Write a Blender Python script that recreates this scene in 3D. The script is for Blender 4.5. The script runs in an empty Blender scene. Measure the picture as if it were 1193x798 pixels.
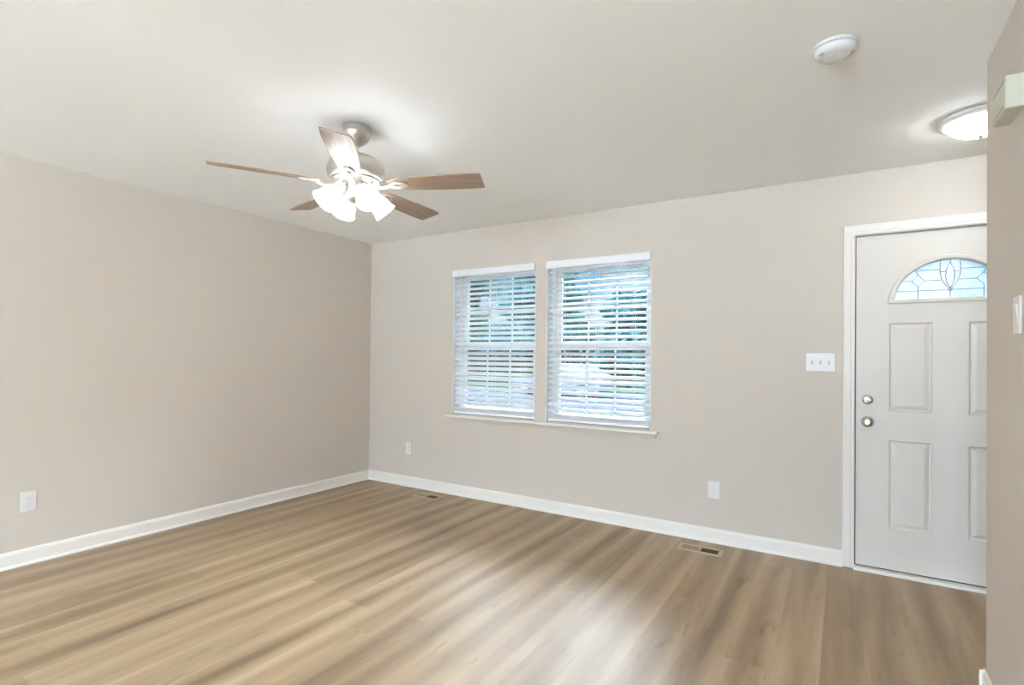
import bpy, bmesh, math, random
from mathutils import Vector, Matrix
random.seed(7)
sc = bpy.context.scene
COL = sc.collection
R = math.radians
PI = math.pi

# ------------------------------------------------------------------ camera
cam_data = bpy.data.cameras.new('camera')
cam = bpy.data.objects.new('camera', cam_data); COL.objects.link(cam)
sc.camera = cam
YAW, PIT, ROLL, FPX, SY = 31.91016801, 0.56753216, 0.59331527, 618.2319, 10.54061
cam.location = (4.16805, -3.90514, 1.28034)
cam_data.sensor_fit = 'HORIZONTAL'; cam_data.sensor_width = 36.0
cam_data.lens = FPX / 1193.0 * 36.0
cam_data.shift_y = SY / 1193.0
cam_data.clip_start = 0.05; cam_data.clip_end = 300
cam.rotation_euler = (Matrix.Rotation(R(YAW), 4, 'Z') @ Matrix.Rotation(R(90 + PIT), 4, 'X') @ Matrix.Rotation(R(ROLL), 4, 'Z')).to_euler()

# ------------------------------------------------------------------ exposure, world
sc.view_settings.view_transform = 'Standard'
sc.view_settings.look = 'None'
sc.view_settings.gamma = 1.0
sc.view_settings.use_curve_mapping = False
EXPOSURE = 1.90
sc.view_settings.exposure = EXPOSURE
SKY_REAR = 38.0         # brighter, sunward half of the sky behind the house
SKY_HIGH = 10.0          # radiance of the bright cloud deck overhead
SKY_LOW = 0.25          # radiance of the blue sky near the horizon
FAN_LAMP = 3.8
FAN_BULB = 50.0
FOYER_LAMP = 8.8
REAR_FILL = 20.0  # strength of the fill lamp added behind the camera
WARM = (0.96, 0.99, 1.02)

sc.cycles.max_bounces = 10
sc.cycles.diffuse_bounces = 6
sc.cycles.glossy_bounces = 4
sc.cycles.transmission_bounces = 6
sc.cycles.transparent_max_bounces = 12
sc.cycles.sample_clamp_indirect = 6.0
sc.cycles.caustics_reflective = False
sc.cycles.caustics_refractive = False
sc.cycles.use_denoising = True
sc.cycles.use_adaptive_sampling = False


class NT:
    """tiny node-tree helper"""
    def __init__(s, tree): s.t = tree; s.n = tree.nodes; s.l = tree.links
    def node(s, typ, **kw):
        n = s.n.new(typ)
        for k, v in kw.items(): setattr(n, k, v)
        return n
    def put(s, sock, v):
        if hasattr(v, 'is_output') or isinstance(v, bpy.types.NodeSocket): s.l.new(v, sock)
        elif v is not None: sock.default_value = v
    def math(s, op, a, b=None, c=None, clamp=False):
        n = s.node('ShaderNodeMath', operation=op); n.use_clamp = clamp
        s.put(n.inputs[0], a)
        if b is not None: s.put(n.inputs[1], b)
        if c is not None: s.put(n.inputs[2], c)
        return n.outputs[0]
    def mix(s, f, a, b, typ='MIX'):
        n = s.node('ShaderNodeMix', data_type='RGBA', blend_type=typ)
        s.put(n.inputs[0], f); s.put(n.inputs[6], a); s.put(n.inputs[7], b)
        return n.outputs[2]
    def comb(s, x, y, z):
        n = s.node('ShaderNodeCombineXYZ')
        s.put(n.inputs[0], x); s.put(n.inputs[1], y); s.put(n.inputs[2], z)
        return n.outputs[0]
    def sep(s, v):
        n = s.node('ShaderNodeSeparateXYZ'); s.put(n.inputs[0], v); return n.outputs
    def noise(s, v, scale, detail=3, rough=0.5, dist=0.0):
        n = s.node('ShaderNodeTexNoise'); s.put(n.inputs['Vector'], v)
        n.inputs['Scale'].default_value = scale; n.inputs['Detail'].default_value = detail
        n.inputs['Roughness'].default_value = rough; n.inputs['Distortion'].default_value = dist
        return n.outputs[0]
    def ramp(s, f, stops):
        n = s.node('ShaderNodeValToRGB'); s.put(n.inputs[0], f)
        e = n.color_ramp.elements
        while len(e) < len(stops): e.new(0.5)
        for el, (p, c) in zip(e, stops): el.position = p; el.color = (*c, 1) if len(c) == 3 else c
        return n.outputs[0]
    def maprange(s, v, a, b, c, d):
        n = s.node('ShaderNodeMapRange'); n.clamp = True
        s.put(n.inputs[0], v)
        for i, x in enumerate((a, b, c, d)): n.inputs[i + 1].default_value = x
        return n.outputs[0]


def c4(c): return (*c, 1.0)


world = bpy.data.worlds.new('sky'); sc.world = world; world.use_nodes = True
W = NT(world.node_tree); W.n.clear()
wtc = W.node('ShaderNodeTexCoord').outputs['Generated']
wz = W.sep(wtc)[2]
wy = W.sep(wtc)[1]
cl = W.noise(wtc, 5.0, 5, 0.6)
cloud = W.maprange(cl, 0.50, 0.64, 0.0, 1.0)
low = W.mix(cloud, c4((0.30, 0.62, 0.95)), c4((1.15, 1.25, 1.3)))
lowc = W.mix(1.0, low, c4((SKY_LOW,) * 3), 'MULTIPLY')
rear = W.maprange(wy, -0.30, 0.0, 1.0, 0.0)
zen = W.maprange(wz, 0.64, 0.80, 0.0, 1.0)
front = W.mix(zen, c4((SKY_HIGH * 0.98, SKY_HIGH * 0.98, SKY_HIGH * 1.16)), c4((SKY_HIGH * 0.25, SKY_HIGH * 0.30, SKY_HIGH * 0.40)))
high = W.mix(rear, front, c4((SKY_REAR * 0.86, SKY_REAR * 0.98, SKY_REAR * 1.30)))
upr = W.maprange(wz, 0.12, 0.60, 0.10, 1.0)
up = W.maprange(wz, 0.26, 0.45, 0.0, 1.0)
skyc = W.mix(W.mix(rear, up, upr), lowc, high)
grd = W.maprange(wz, -0.02, 0.0, 0.0, 1.0)
skyc = W.mix(grd, c4((0.10, 0.14, 0.06)), skyc)
bgn = W.node('ShaderNodeBackground'); W.put(bgn.inputs[0], skyc)
wo = W.node('ShaderNodeOutputWorld'); W.l.new(bgn.outputs[0], wo.inputs[0])


def portal(name, loc, rot, sx, sy):
    d = bpy.data.lights.new(name, 'AREA'); d.shape = 'RECTANGLE'; d.size = sx; d.size_y = sy
    d.cycles.is_portal = True
    o = bpy.data.objects.new(name, d); o.location = loc; o.rotation_euler = rot; COL.objects.link(o)


# area light default points to -Z; windows point into the room
portal('left_window_portal', (1.525, 0.19, 1.415), (R(-90), 0, 0), 0.88, 1.31)
portal('right_window_portal', (2.515, 0.19, 1.415), (R(-90), 0, 0), 0.88, 1.31)
portal('fanlight_portal', (4.695, 0.10, 1.76), (R(-90), 0, 0), 0.56, 0.26)
portal('added_patio_door_portal', (2.95, -8.63, 1.12), (R(90), 0, 0), 3.1, 2.25)  # for the patio door added as a light source

portal('added_hall_door_portal', (5.37, -8.63, 1.1), (R(90), 0, 0), 0.7, 1.8)  # for the hall door added as a light source

# ------------------------------------------------------------------ materials
MATS = {}


def mat(name, color, rough=0.5, metal=0.0, spec=0.5, coat=0.0, bump=None, emit=None, estr=0.0, coat_rough=0.1):
    m = bpy.data.materials.new(name); m.use_nodes = True
    t = NT(m.node_tree); b = t.n['Principled BSDF']
    b.inputs['Base Color'].default_value = c4(color)
    b.inputs['Roughness'].default_value = rough
    b.inputs['Metallic'].default_value = metal
    b.inputs['Specular IOR Level'].default_value = spec
    b.inputs['Coat Weight'].default_value = coat
    b.inputs['Coat Roughness'].default_value = coat_rough
    if emit:
        b.inputs['Emission Color'].default_value = c4(emit); b.inputs['Emission Strength'].default_value = estr
    co = t.node('ShaderNodeTexCoord').outputs['Object']
    if bump:
        sc_, st, det = bump
        f = t.noise(co, sc_, det)
        bn = t.node('ShaderNodeBump'); bn.inputs['Strength'].default_value = st; bn.inputs['Distance'].default_value = 0.002
        t.put(bn.inputs['Height'], f); t.l.new(bn.outputs[0], b.inputs['Normal'])
    # a whisper of procedural tone variation
    v = t.noise(co, 3.0, 2)
    hi = tuple(min(1, x * 1.015) for x in color); lo = tuple(x * 0.985 for x in color)
    t.put(b.inputs['Base Color'], t.mix(v, c4(lo), c4(hi)))
    MATS[name] = m
    return m


M_wall = mat('greige_wall_paint', (0.620, 0.548, 0.468), 0.75, spec=0.25, bump=(260, 0.10, 2))
M_ceil = mat('white_ceiling_paint', (0.93, 0.93, 0.915), 0.9, spec=0.15, bump=(180, 0.10, 2))
M_trim = mat('white_trim_paint', (0.80, 0.750, 0.675), 0.35)
M_door = mat('white_door_paint', (0.69, 0.632, 0.555), 0.42, bump=(40, 0.05, 3))
M_plastic = mat('white_plastic', (0.75, 0.72, 0.68), 0.35)
M_slot = mat('dark_slot', (0.10, 0.09, 0.08), 0.6)
M_greyslot = mat('grey_slot', (0.42, 0.41, 0.40), 0.6)
M_vinyl = mat('white_vinyl', (0.84, 0.85, 0.86), 0.35)
M_slat = mat('white_slat', (0.86, 0.86, 0.86), 0.35)
M_cord = mat('white_cord', (0.78, 0.78, 0.78), 0.8)
M_nickel = mat('brushed_nickel', (0.62, 0.595, 0.54), 0.36, metal=1.0, bump=(300, 0.05, 1))
M_nickel2 = mat('satin_nickel_knob', (0.62, 0.56, 0.48), 0.28, metal=1.0)
M_bracket = mat('polished_bracket', (0.60, 0.58, 0.53), 0.48, metal=1.0)
M_weather = mat('reddish_weatherstrip', (0.26, 0.10, 0.10), 0.8)
M_sill = mat('cream_threshold', (0.80, 0.76, 0.68), 0.4)
M_dark = mat('dark_sweep', (0.10, 0.085, 0.07), 0.8)
M_lead = mat('lead_came', (0.30, 0.32, 0.33), 0.4, metal=0.7)
M_chime = mat('cream_plastic', (0.56, 0.53, 0.42), 0.5)
M_detector = mat('detector_plastic', (0.72, 0.71, 0.68), 0.5)
M_register = mat('tan_register', (0.47, 0.36, 0.235), 0.45)
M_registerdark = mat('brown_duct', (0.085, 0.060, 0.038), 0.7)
M_damper = mat('tan_damper', (0.34, 0.26, 0.17), 0.5)
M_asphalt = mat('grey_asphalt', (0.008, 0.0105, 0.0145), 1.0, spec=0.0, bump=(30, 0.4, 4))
M_bounce_slab = mat('pale_bounce_slab', (0.72, 0.71, 0.70), 0.85, bump=(20, 0.4, 4))  # only on the slab added to reflect daylight indoors
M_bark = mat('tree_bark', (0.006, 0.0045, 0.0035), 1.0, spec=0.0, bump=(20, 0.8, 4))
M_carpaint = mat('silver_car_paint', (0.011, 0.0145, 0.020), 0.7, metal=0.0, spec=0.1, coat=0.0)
M_tyre = mat('black_tyre', (0.003, 0.003, 0.003), 0.9, spec=0.05)
M_carglass = mat('dark_car_glass', (0.004, 0.006, 0.008), 0.3, spec=0.1)
M_tail = mat('red_tail_lamp', (0.10, 0.012, 0.012), 0.5, spec=0.1)
M_headlamp = mat('clear_head_lamp', (0.06, 0.06, 0.065), 0.4, spec=0.1)
M_rim = mat('alloy_wheel', (0.02, 0.021, 0.024), 0.6, spec=0.1)


def leafmat(name, c1, c2):
    m = bpy.data.materials.new(name); m.use_nodes = True
    t = NT(m.node_tree); b = t.n['Principled BSDF']
    oi = t.node('ShaderNodeTexCoord').outputs['Object']
    f = t.noise(oi, 1.6, 4)
    f = t.maprange(f, 0.35, 0.65, 0, 1)
    t.put(b.inputs['Base Color'], t.mix(f, c4(c1), c4(c2)))
    b.inputs['Roughness'].default_value = 0.9; b.inputs['Specular IOR Level'].default_value = 0.02
    tr = t.node('ShaderNodeBsdfTranslucent'); t.put(tr.inputs[0], t.mix(f, c4(c1), c4(c2)))
    mx = t.node('ShaderNodeMixShader'); mx.inputs[0].default_value = 0.35
    t.l.new(b.outputs[0], mx.inputs[1]); t.l.new(tr.outputs[0], mx.inputs[2])
    t.l.new(mx.outputs[0], t.n['Material Output'].inputs[0])
    return m


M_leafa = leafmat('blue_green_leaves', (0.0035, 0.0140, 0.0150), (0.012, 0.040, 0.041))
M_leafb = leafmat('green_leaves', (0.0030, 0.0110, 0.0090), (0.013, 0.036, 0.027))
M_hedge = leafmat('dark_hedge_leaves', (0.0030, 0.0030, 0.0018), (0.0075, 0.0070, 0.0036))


def grassmat():
    m = bpy.data.materials.new('lawn_grass'); m.use_nodes = True
    t = NT(m.node_tree); b = t.n['Principled BSDF']
    co = t.node('ShaderNodeTexCoord').outputs['Object']
    f = t.noise(co, 0.8, 6, 0.65)
    t.put(b.inputs['Base Color'], t.ramp(f, [(0.3, (0.0016, 0.0065, 0.0038)), (0.55, (0.003, 0.0110, 0.0062)), (0.75, (0.006, 0.013, 0.007))]))
    b.inputs['Roughness'].default_value = 0.9
    bn = t.node('ShaderNodeBump'); bn.inputs['Strength'].default_value = 0.6
    t.put(bn.inputs['Height'], t.noise(co, 40, 4)); t.l.new(bn.outputs[0], b.inputs['Normal'])
    return m


M_grass = grassmat()
M_grass.node_tree.nodes['Principled BSDF'].inputs['Specular IOR Level'].default_value = 0.0


def floormat():
    m = bpy.data.materials.new('oak_vinyl_plank'); m.use_nodes = True
    t = NT(m.node_tree); b = t.n['Principled BSDF']
    co = t.node('ShaderNodeTexCoord').outputs['Object']
    X, Y, Z = t.sep(co)
    wd, ln = 0.178, 1.22
    rx = t.math('DIVIDE', X, wd)
    row = t.math('FLOOR', rx)
    fx = t.math('FRACT', rx)
    wn = t.node('ShaderNodeTexWhiteNoise', noise_dimensions='1D'); t.put(wn.inputs['W'], row)
    ry = t.math('ADD', t.math('DIVIDE', Y, ln), t.math('MULTIPLY', wn.outputs['Value'], 7.0))
    idx = t.math('FLOOR', ry)
    fy = t.math('FRACT', ry)
    wn2 = t.node('ShaderNodeTexWhiteNoise', noise_dimensions='2D')
    t.put(wn2.inputs['Vector'], t.comb(row, idx, 0))
    rnd = wn2.outputs['Value']
    off = t.math('MULTIPLY', rnd, 37.0)
    roff = t.math('MULTIPLY', wn.outputs['Value'], 53.0)
    # broad soft bands running with the board
    v1 = t.comb(t.math('ADD', t.math('MULTIPLY', X, 8.0), roff), t.math('ADD', t.math('MULTIPLY', Y, 0.55), t.math('MULTIPLY', rnd, 0.35)), roff)
    band = t.noise(v1, 1.0, 2, 0.45, 0.5)
    # medium figure and knots
    v2 = t.comb(t.math('ADD', t.math('MULTIPLY', X, 24), off), t.math('MULTIPLY', Y, 2.2), off)
    fig = t.noise(v2, 1.0, 4, 0.6, 0.8)
    v3 = t.comb(t.math('MULTIPLY', X, 170), t.math('MULTIPLY', Y, 9), off)
    fine = t.noise(v3, 1.0, 3, 0.6)
    v4 = t.comb(t.math('ADD', t.math('MULTIPLY', X, 9), off), t.math('MULTIPLY', Y, 3.0), off)
    knot = t.maprange(t.noise(v4, 1.0, 2, 0.5), 0.70, 0.80, 0, 1)
    s = t.math('MULTIPLY', t.math('SUBTRACT', band, 0.5), 1.45)
    s = t.math('ADD', s, t.math('MULTIPLY', t.math('SUBTRACT', fig, 0.5), 0.50))
    s = t.math('ADD', s, t.math('MULTIPLY', t.math('SUBTRACT', fine, 0.5), 0.25))
    s = t.math('ADD', s, t.math('MULTIPLY', t.math('SUBTRACT', rnd, 0.5), 0.20))
    s = t.math('ADD', s, t.math('MULTIPLY', t.math('COSINE', t.math('MULTIPLY', fx, 6.28318)), 0.13))
    s = t.math('ADD', s, 0.47)
    s = t.math('SUBTRACT', s, t.math('MULTIPLY', knot, 0.35), clamp=True)
    col = t.ramp(s, [(0.0, (0.180, 0.113, 0.056)), (0.35, (0.295, 0.198, 0.108)), (0.6, (0.375, 0.263, 0.150)), (1.0, (0.47, 0.347, 0.215))])
    # fine joints
    v5 = t.comb(t.math('ADD', t.math('MULTIPLY', X, 34), roff), t.math('MULTIPLY', Y, 5.0), roff)
    fleck = t.maprange(t.noise(v5, 1.0, 2, 0.5), 0.66, 0.76, 0, 0.5)
    col = t.mix(fleck, col, c4((0.16, 0.105, 0.055)))
    ex = t.math('MINIMUM', fx, t.math('SUBTRACT', 1.0, fx))
    ey = t.math('MULTIPLY', t.math('MINIMUM', fy, t.math('SUBTRACT', 1.0, fy)), ln / wd)
    e = t.math('MINIMUM', ex, ey)
    seam = t.maprange(e, 0.0, 0.009, 0.20, 0.0)
    col = t.mix(seam, col, c4((0.20, 0.14, 0.09)))
    t.put(b.inputs['Base Color'], col)
    ro = t.math('ADD', 0.38, t.math('MULTIPLY', fig, 0.16))
    t.put(b.inputs['Roughness'], ro)
    b.inputs['Specular IOR Level'].default_value = 0.75
    bn = t.node('ShaderNodeBump'); bn.inputs['Strength'].default_value = 0.25; bn.inputs['Distance'].default_value = 0.001
    t.put(bn.inputs['Height'], t.math('ADD', t.math('MULTIPLY', fine, 0.4), t.math('SUBTRACT', t.math('MULTIPLY', fig, 0.5), seam)))
    t.l.new(bn.outputs[0], b.inputs['Normal'])
    return m


M_floor = floormat()


def bladewood():
    m = bpy.data.materials.new('walnut_blade_veneer'); m.use_nodes = True
    t = NT(m.node_tree); b = t.n['Principled BSDF']
    co = t.node('ShaderNodeTexCoord').outputs['Object']
    X, Y, Z = t.sep(co)
    f = t.noise(t.comb(t.math('MULTIPLY', X, 5), t.math('MULTIPLY', Y, 70), 0), 1.0, 5, 0.6, 0.7)
    t.put(b.inputs['Base Color'], t.ramp(f, [(0.25, (0.19, 0.120, 0.078)), (0.5, (0.30, 0.200, 0.135)), (0.75, (0.40, 0.280, 0.20))]))
    b.inputs['Roughness'].default_value = 0.38
    b.inputs['Coat Weight'].default_value = 0.25; b.inputs['Coat Roughness'].default_value = 0.5
    return m


M_blade = bladewood()


def glassmat(name, tint=(1, 1, 1), refl=0.06, rough=0.02, cloudy=0.0):
    m = bpy.data.materials.new(name); m.use_nodes = True
    t = NT(m.node_tree); t.n.remove(t.n['Principled BSDF'])
    tr = t.node('ShaderNodeBsdfTransparent'); tr.inputs[0].default_value = c4(tint)
    gl = t.node('ShaderNodeBsdfGlossy'); gl.inputs['Roughness'].default_value = rough
    fr = t.node('ShaderNodeFresnel'); fr.inputs[0].default_value = 1.45
    mx = t.node('ShaderNodeMixShader'); t.l.new(fr.outputs[0], mx.inputs[0])
    first = tr.outputs[0]
    if cloudy:
        tl = t.node('ShaderNodeBsdfTranslucent'); tl.inputs[0].default_value = c4((0.95, 0.97, 1.0))
        m2 = t.node('ShaderNodeMixShader'); m2.inputs[0].default_value = cloudy
        t.l.new(first, m2.inputs[1]); t.l.new(tl.outputs[0], m2.inputs[2]); first = m2.outputs[0]
    t.l.new(first, mx.inputs[1]); t.l.new(gl.outputs[0], mx.inputs[2])
    t.l.new(mx.outputs[0], t.n['Material Output'].inputs[0])
    return m


M_glass = glassmat('window_glass', (0.90, 0.97, 0.96))
M_bevelglass = glassmat('textured_door_glass', (0.90, 0.96, 1.0), rough=0.15, cloudy=0.04)


def lampmat(name, color, strength):
    m = bpy.data.materials.new(name); m.use_nodes = True
    t = NT(m.node_tree); b = t.n['Principled BSDF']
    b.inputs['Base Color'].default_value = c4((0.9, 0.9, 0.88)); b.inputs['Roughness'].default_value = 0.3
    b.inputs['Emission Color'].default_value = c4(color); b.inputs['Emission Strength'].default_value = strength
    return m


M_shade = lampmat('lit_frosted_shade', WARM, FAN_LAMP)
M_bulb = lampmat('lit_bulb', WARM, FAN_BULB)
M_dome = lampmat('lit_opal_dome', (0.96, 0.99, 1.01), FOYER_LAMP)
M_rearfill = lampmat('lit_rear_fill', (0.96, 0.99, 1.01), REAR_FILL)

# ------------------------------------------------------------------ builders


def link(name, bm, m, parent=None, smooth=False, bevel=0.0, mods=None):
    me = bpy.data.meshes.new(name)
    bmesh.ops.recalc_face_normals(bm, faces=bm.faces)
    bm.to_mesh(me); bm.free()
    if isinstance(m, (list, tuple)):
        for x in m: me.materials.append(x)
    else: me.materials.append(m)
    o = bpy.data.objects.new(name, me); COL.objects.link(o)
    if parent: o.parent = parent
    if smooth:
        for p in me.polygons: p.use_smooth = True
        me.set_sharp_from_angle(angle=R(40))
    if bevel:
        b = o.modifiers.new('bevel', 'BEVEL'); b.width = bevel; b.segments = 2; b.limit_method = 'ANGLE'
        b.harden_normals = False
    return o


def thing(name, label, cat, loc=(0, 0, 0), rot=(0, 0, 0), group=None, kind=None):
    o = bpy.data.objects.new(name, None); COL.objects.link(o)
    o.empty_display_size = 0.1
    o.location = loc; o.rotation_euler = rot
    tag(o, label, cat, group, kind)
    return o


def tag(o, label=None, cat=None, group=None, kind=None):
    if label: o['label'] = label
    if cat: o['category'] = cat
    if group: o['group'] = group
    if kind: o['kind'] = kind
    return o


def struct(o, label, cat):
    return tag(o, label, cat, kind='structure')


def box(bm, x0, x1, y0, y1, z0, z1, M=None):
    vs = [bm.verts.new((x, y, z)) for x in (x0, x1) for y in (y0, y1) for z in (z0, z1)]
    for f in ((0, 1, 3, 2), (4, 6, 7, 5), (0, 4, 5, 1), (2, 3, 7, 6), (0, 2, 6, 4), (1, 5, 7, 3)):
        bm.faces.new([vs[i] for i in f])
    if M is not None: bmesh.ops.transform(bm, matrix=M, verts=vs)
    return vs


def lathe(bm, prof, seg=32, M=None, cap0=True, cap1=True):
    """prof: list of (r, z) revolved about Z"""
    rings = []; allv = []
    for r, z in prof:
        if r < 1e-6:
            v = bm.verts.new((0, 0, z)); rings.append([v] * seg); allv.append(v)
        else:
            ring = [bm.verts.new((r * math.cos(2 * PI * k / seg), r * math.sin(2 * PI * k / seg), z)) for k in range(seg)]
            rings.append(ring); allv += ring
    for a, b in zip(rings, rings[1:]):
        for k in range(seg):
            k2 = (k + 1) % seg
            vs = []
            for v in (a[k], a[k2], b[k2], b[k]):
                if v not in vs: vs.append(v)
            if len(vs) >= 3: bm.faces.new(vs)
    if cap0 and prof[0][0] > 1e-6: bm.faces.new(rings[0][::-1])
    if cap1 and prof[-1][0] > 1e-6: bm.faces.new(rings[-1])
    if M is not None: bmesh.ops.transform(bm, matrix=M, verts=allv)
    return allv


def tube(bm, pts, r, seg=8, M=None):
    pts = [Vector(p) for p in pts]
    rings = []; allv = []
    n = len(pts)
    for i, p in enumerate(pts):
        d = (pts[min(i + 1, n - 1)] - pts[max(i - 1, 0)]).normalized()
        a = Vector((0, 0, 1)) if abs(d.z) < 0.9 else Vector((1, 0, 0))
        u = d.cross(a).normalized(); w = d.cross(u)
        rr = r[i] if isinstance(r, (list, tuple)) else r
        ring = [bm.verts.new(p + u * rr * math.cos(2 * PI * k / seg) + w * rr * math.sin(2 * PI * k / seg)) for k in range(seg)]
        rings.append(ring); allv += ring
    for a, b in zip(rings, rings[1:]):
        for k in range(seg):
            bm.faces.new((a[k], a[(k + 1) % seg], b[(k + 1) % seg], b[k]))
    bm.faces.new(rings[0][::-1]); bm.faces.new(rings[-1])
    if M is not None: bmesh.ops.transform(bm, matrix=M, verts=allv)
    return allv


def prism(bm, poly, h0, h1, plane='xz', M=None):
    """extrude a 2-D outline; plane xz -> extruded along y, xy -> along z, yz -> along x"""
    def P(a, b, h):
        return {'xz': (a, h, b), 'xy': (a, b, h), 'yz': (h, a, b)}[plane]
    A = [bm.verts.new(P(a, b, h0)) for a, b in poly]
    B = [bm.verts.new(P(a, b, h1)) for a, b in poly]
    bm.faces.new(A); bm.faces.new(B[::-1])
    n = len(poly)
    for i in range(n):
        bm.faces.new((A[i], B[i], B[(i + 1) % n], A[(i + 1) % n]))
    if M is not None: bmesh.ops.transform(bm, matrix=M, verts=A + B)
    return A + B


def TR(x, y, z): return Matrix.Translation((x, y, z))
def RX(a): return Matrix.Rotation(R(a), 4, 'X')
def RY(a): return Matrix.Rotation(R(a), 4, 'Y')
def RZ(a): return Matrix.Rotation(R(a), 4, 'Z')


def dup(root, loc, label=None, rot=None):
    r = root.copy(); COL.objects.link(r); r.location = loc
    if rot is not None: r.rotation_euler = rot
    if label: r['label'] = label
    for ch in list(root.children):
        c = ch.copy(); COL.objects.link(c); c.parent = r
        for g in list(ch.children):
            d = g.copy(); COL.objects.link(d); d.parent = c
    return r


# ------------------------------------------------------------------ room shell
H = 2.44
XR = 5.95          # right side of the foyer
YB = -8.5          # rear of the room
TW = 0.17          # outside wall thickness
PX0, PX1, PY = 4.639, 4.759, -1.206      # partition beside the camera
WIN = [(1.088, 1.968), (2.072, 2.956)]
WZ0, WZ1 = 0.742, 2.068
DX0, DX1, DZ = 4.225, 5.165, 2.058       # rough door opening

bm = bmesh.new(); box(bm, -0.15, XR + 0.15, YB - 0.15, TW, -0.12, 0.0)
struct(link('floor', bm, M_floor), 'light oak plank floor running toward the window wall', 'floor')
bm = bmesh.new(); box(bm, -0.15, XR + 0.15, YB - 0.15, TW, H, H + 0.12)
struct(link('ceiling', bm, M_ceil), 'plain white painted ceiling', 'ceiling')
bm = bmesh.new(); box(bm, -0.15, 0, YB, TW, 0, H)
struct(link('wall_left', bm, M_wall), 'greige painted wall on the left with one outlet', 'wall')
# window wall, built around its openings
bm = bmesh.new()
xs = [0, WIN[0][0], WIN[0][1], WIN[1][0], WIN[1][1], DX0, DX1, XR]
box(bm, xs[0], xs[1], 0, TW, 0, H)
for a, b in WIN:
    box(bm, a, b, 0, TW, 0, WZ0); box(bm, a, b, 0, TW, WZ1, H)
box(bm, xs[2], xs[3], 0, TW, 0, H)
box(bm, xs[4], xs[5], 0, TW, 0, H)
box(bm, xs[5], xs[6], 0, TW, DZ, H)
box(bm, xs[6], xs[7], 0, TW, 0, H)
bmesh.ops.remove_doubles(bm, verts=bm.verts, dist=1e-5)
struct(link('wall_back', bm, M_wall), 'greige painted wall with two windows and the entry door', 'wall')
bm = bmesh.new(); box(bm, PX0, PX1, YB, PY, 0, H)
struct(link('wall_right', bm, M_wall, bevel=0.004), 'greige partition wall end at the right edge of the photo', 'wall')
bm = bmesh.new(); box(bm, XR, XR + 0.15, YB, TW, 0, H)
struct(link('wall_foyer', bm, M_wall), 'greige foyer wall hidden behind the partition', 'wall')
PD0, PD1, PDZ = 1.4, 4.5, 2.25  # opening added for daylight, patio door
HD0, HD1, HDZ = 4.92, 5.82, 2.1  # opening added for daylight, hall door
bm = bmesh.new()
box(bm, 0, PD0, YB - 0.15, YB, 0, H); box(bm, PD1, HD0, YB - 0.15, YB, 0, H); box(bm, HD1, XR, YB - 0.15, YB, 0, H); box(bm, HD0, HD1, YB - 0.15, YB, HDZ, H); box(bm, PD0, PD1, YB - 0.15, YB, PDZ, H)
struct(link('wall_front', bm, M_wall), 'greige wall behind the camera with door openings added to let light in', 'wall')

# baseboards with a rounded cap and a shoe moulding
def base_profile(out):
    # (distance from wall, z)
    return [(0, 0), (0.019, 0), (0.019, 0.008), (0.016, 0.014), (0.0125, 0.017), (0.0115, 0.019), (0.0115, 0.078), (0.0095, 0.083), (0.0095, 0.086),
            (0.006, 0.094), (0.002, 0.0975), (0, 0.098)]


def baseboard(name, x0, y0, x1, y1, nx, ny, label):
    bm = bmesh.new()
    A = [bm.verts.new((x0 + nx * d, y0 + ny * d, z)) for d, z in base_profile(1)]
    B = [bm.verts.new((x1 + nx * d, y1 + ny * d, z)) for d, z in base_profile(1)]
    n = len(A)
    for i in range(n): bm.faces.new((A[i], A[(i + 1) % n], B[(i + 1) % n], B[i]))
    bm.faces.new(A[::-1]); bm.faces.new(B)
    return struct(link(name, bm, M_trim), label, 'baseboard')


baseboard('baseboard_left', 0, YB, 0, 0, 1, 0, 'white baseboard along the left wall')
baseboard('baseboard_back', 0, 0, 4.173, 0, 0, -1, 'white baseboard along the window wall up to the door casing')
baseboard('baseboard_right', PX0, YB, PX0, PY + 0.019, -1, 0, 'white baseboard at the foot of the partition wall')
baseboard('baseboard_partition', PX0 - 0.019, PY, PX1, PY, 0, 1, 'white baseboard wrapping the partition wall end')
baseboard('baseboard_foyer', 5.232, 0, XR, 0, 0, -1, 'white baseboard right of the entry door')

# unseen patio door, added behind the camera to light the room
pd = thing('added_patio_door', 'unseen white sliding patio door added behind the camera to light the room', 'door', (0, YB, 0), kind='structure')
bm = bmesh.new()
for a, b, c, d in ((PD0, PD1, PDZ - 0.06, PDZ), (PD0, PD1, 0, 0.05), (PD0, PD0 + 0.06, 0.05, PDZ - 0.06), (PD1 - 0.06, PD1, 0.05, PDZ - 0.06), (2.92, 2.98, 0.05, PDZ - 0.06)):
    box(bm, a, b, -0.11, -0.04, c, d)
link('door_frame', bm, M_vinyl, pd)
bm = bmesh.new(); box(bm, PD0 + 0.06, 2.92, -0.08, -0.074, 0.05, PDZ - 0.06); box(bm, 2.98, PD1 - 0.06, -0.08, -0.074, 0.05, PDZ - 0.06)
link('door_glass', bm, M_glass, pd)

hd = thing('added_hall_door', 'unseen white glazed door added at the far end of the hall to light the foyer', 'door', (0, YB, 0), kind='structure')  # unseen door, added so daylight reaches the foyer and entry door
bm = bmesh.new()
for a, b, c, d in ((HD0, HD1, HDZ - 0.12, HDZ), (HD0, HD1, 0, 0.2), (HD0, HD0 + 0.11, 0.2, HDZ - 0.12), (HD1 - 0.11, HD1, 0.2, HDZ - 0.12)):
    box(bm, a, b, -0.11, -0.05, c, d)
link('door_frame', bm, M_vinyl, hd)
bm = bmesh.new(); box(bm, HD0 + 0.11, HD1 - 0.11, -0.083, -0.077, 0.2, HDZ - 0.12)
link('door_glass', bm, M_glass, hd)

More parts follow.
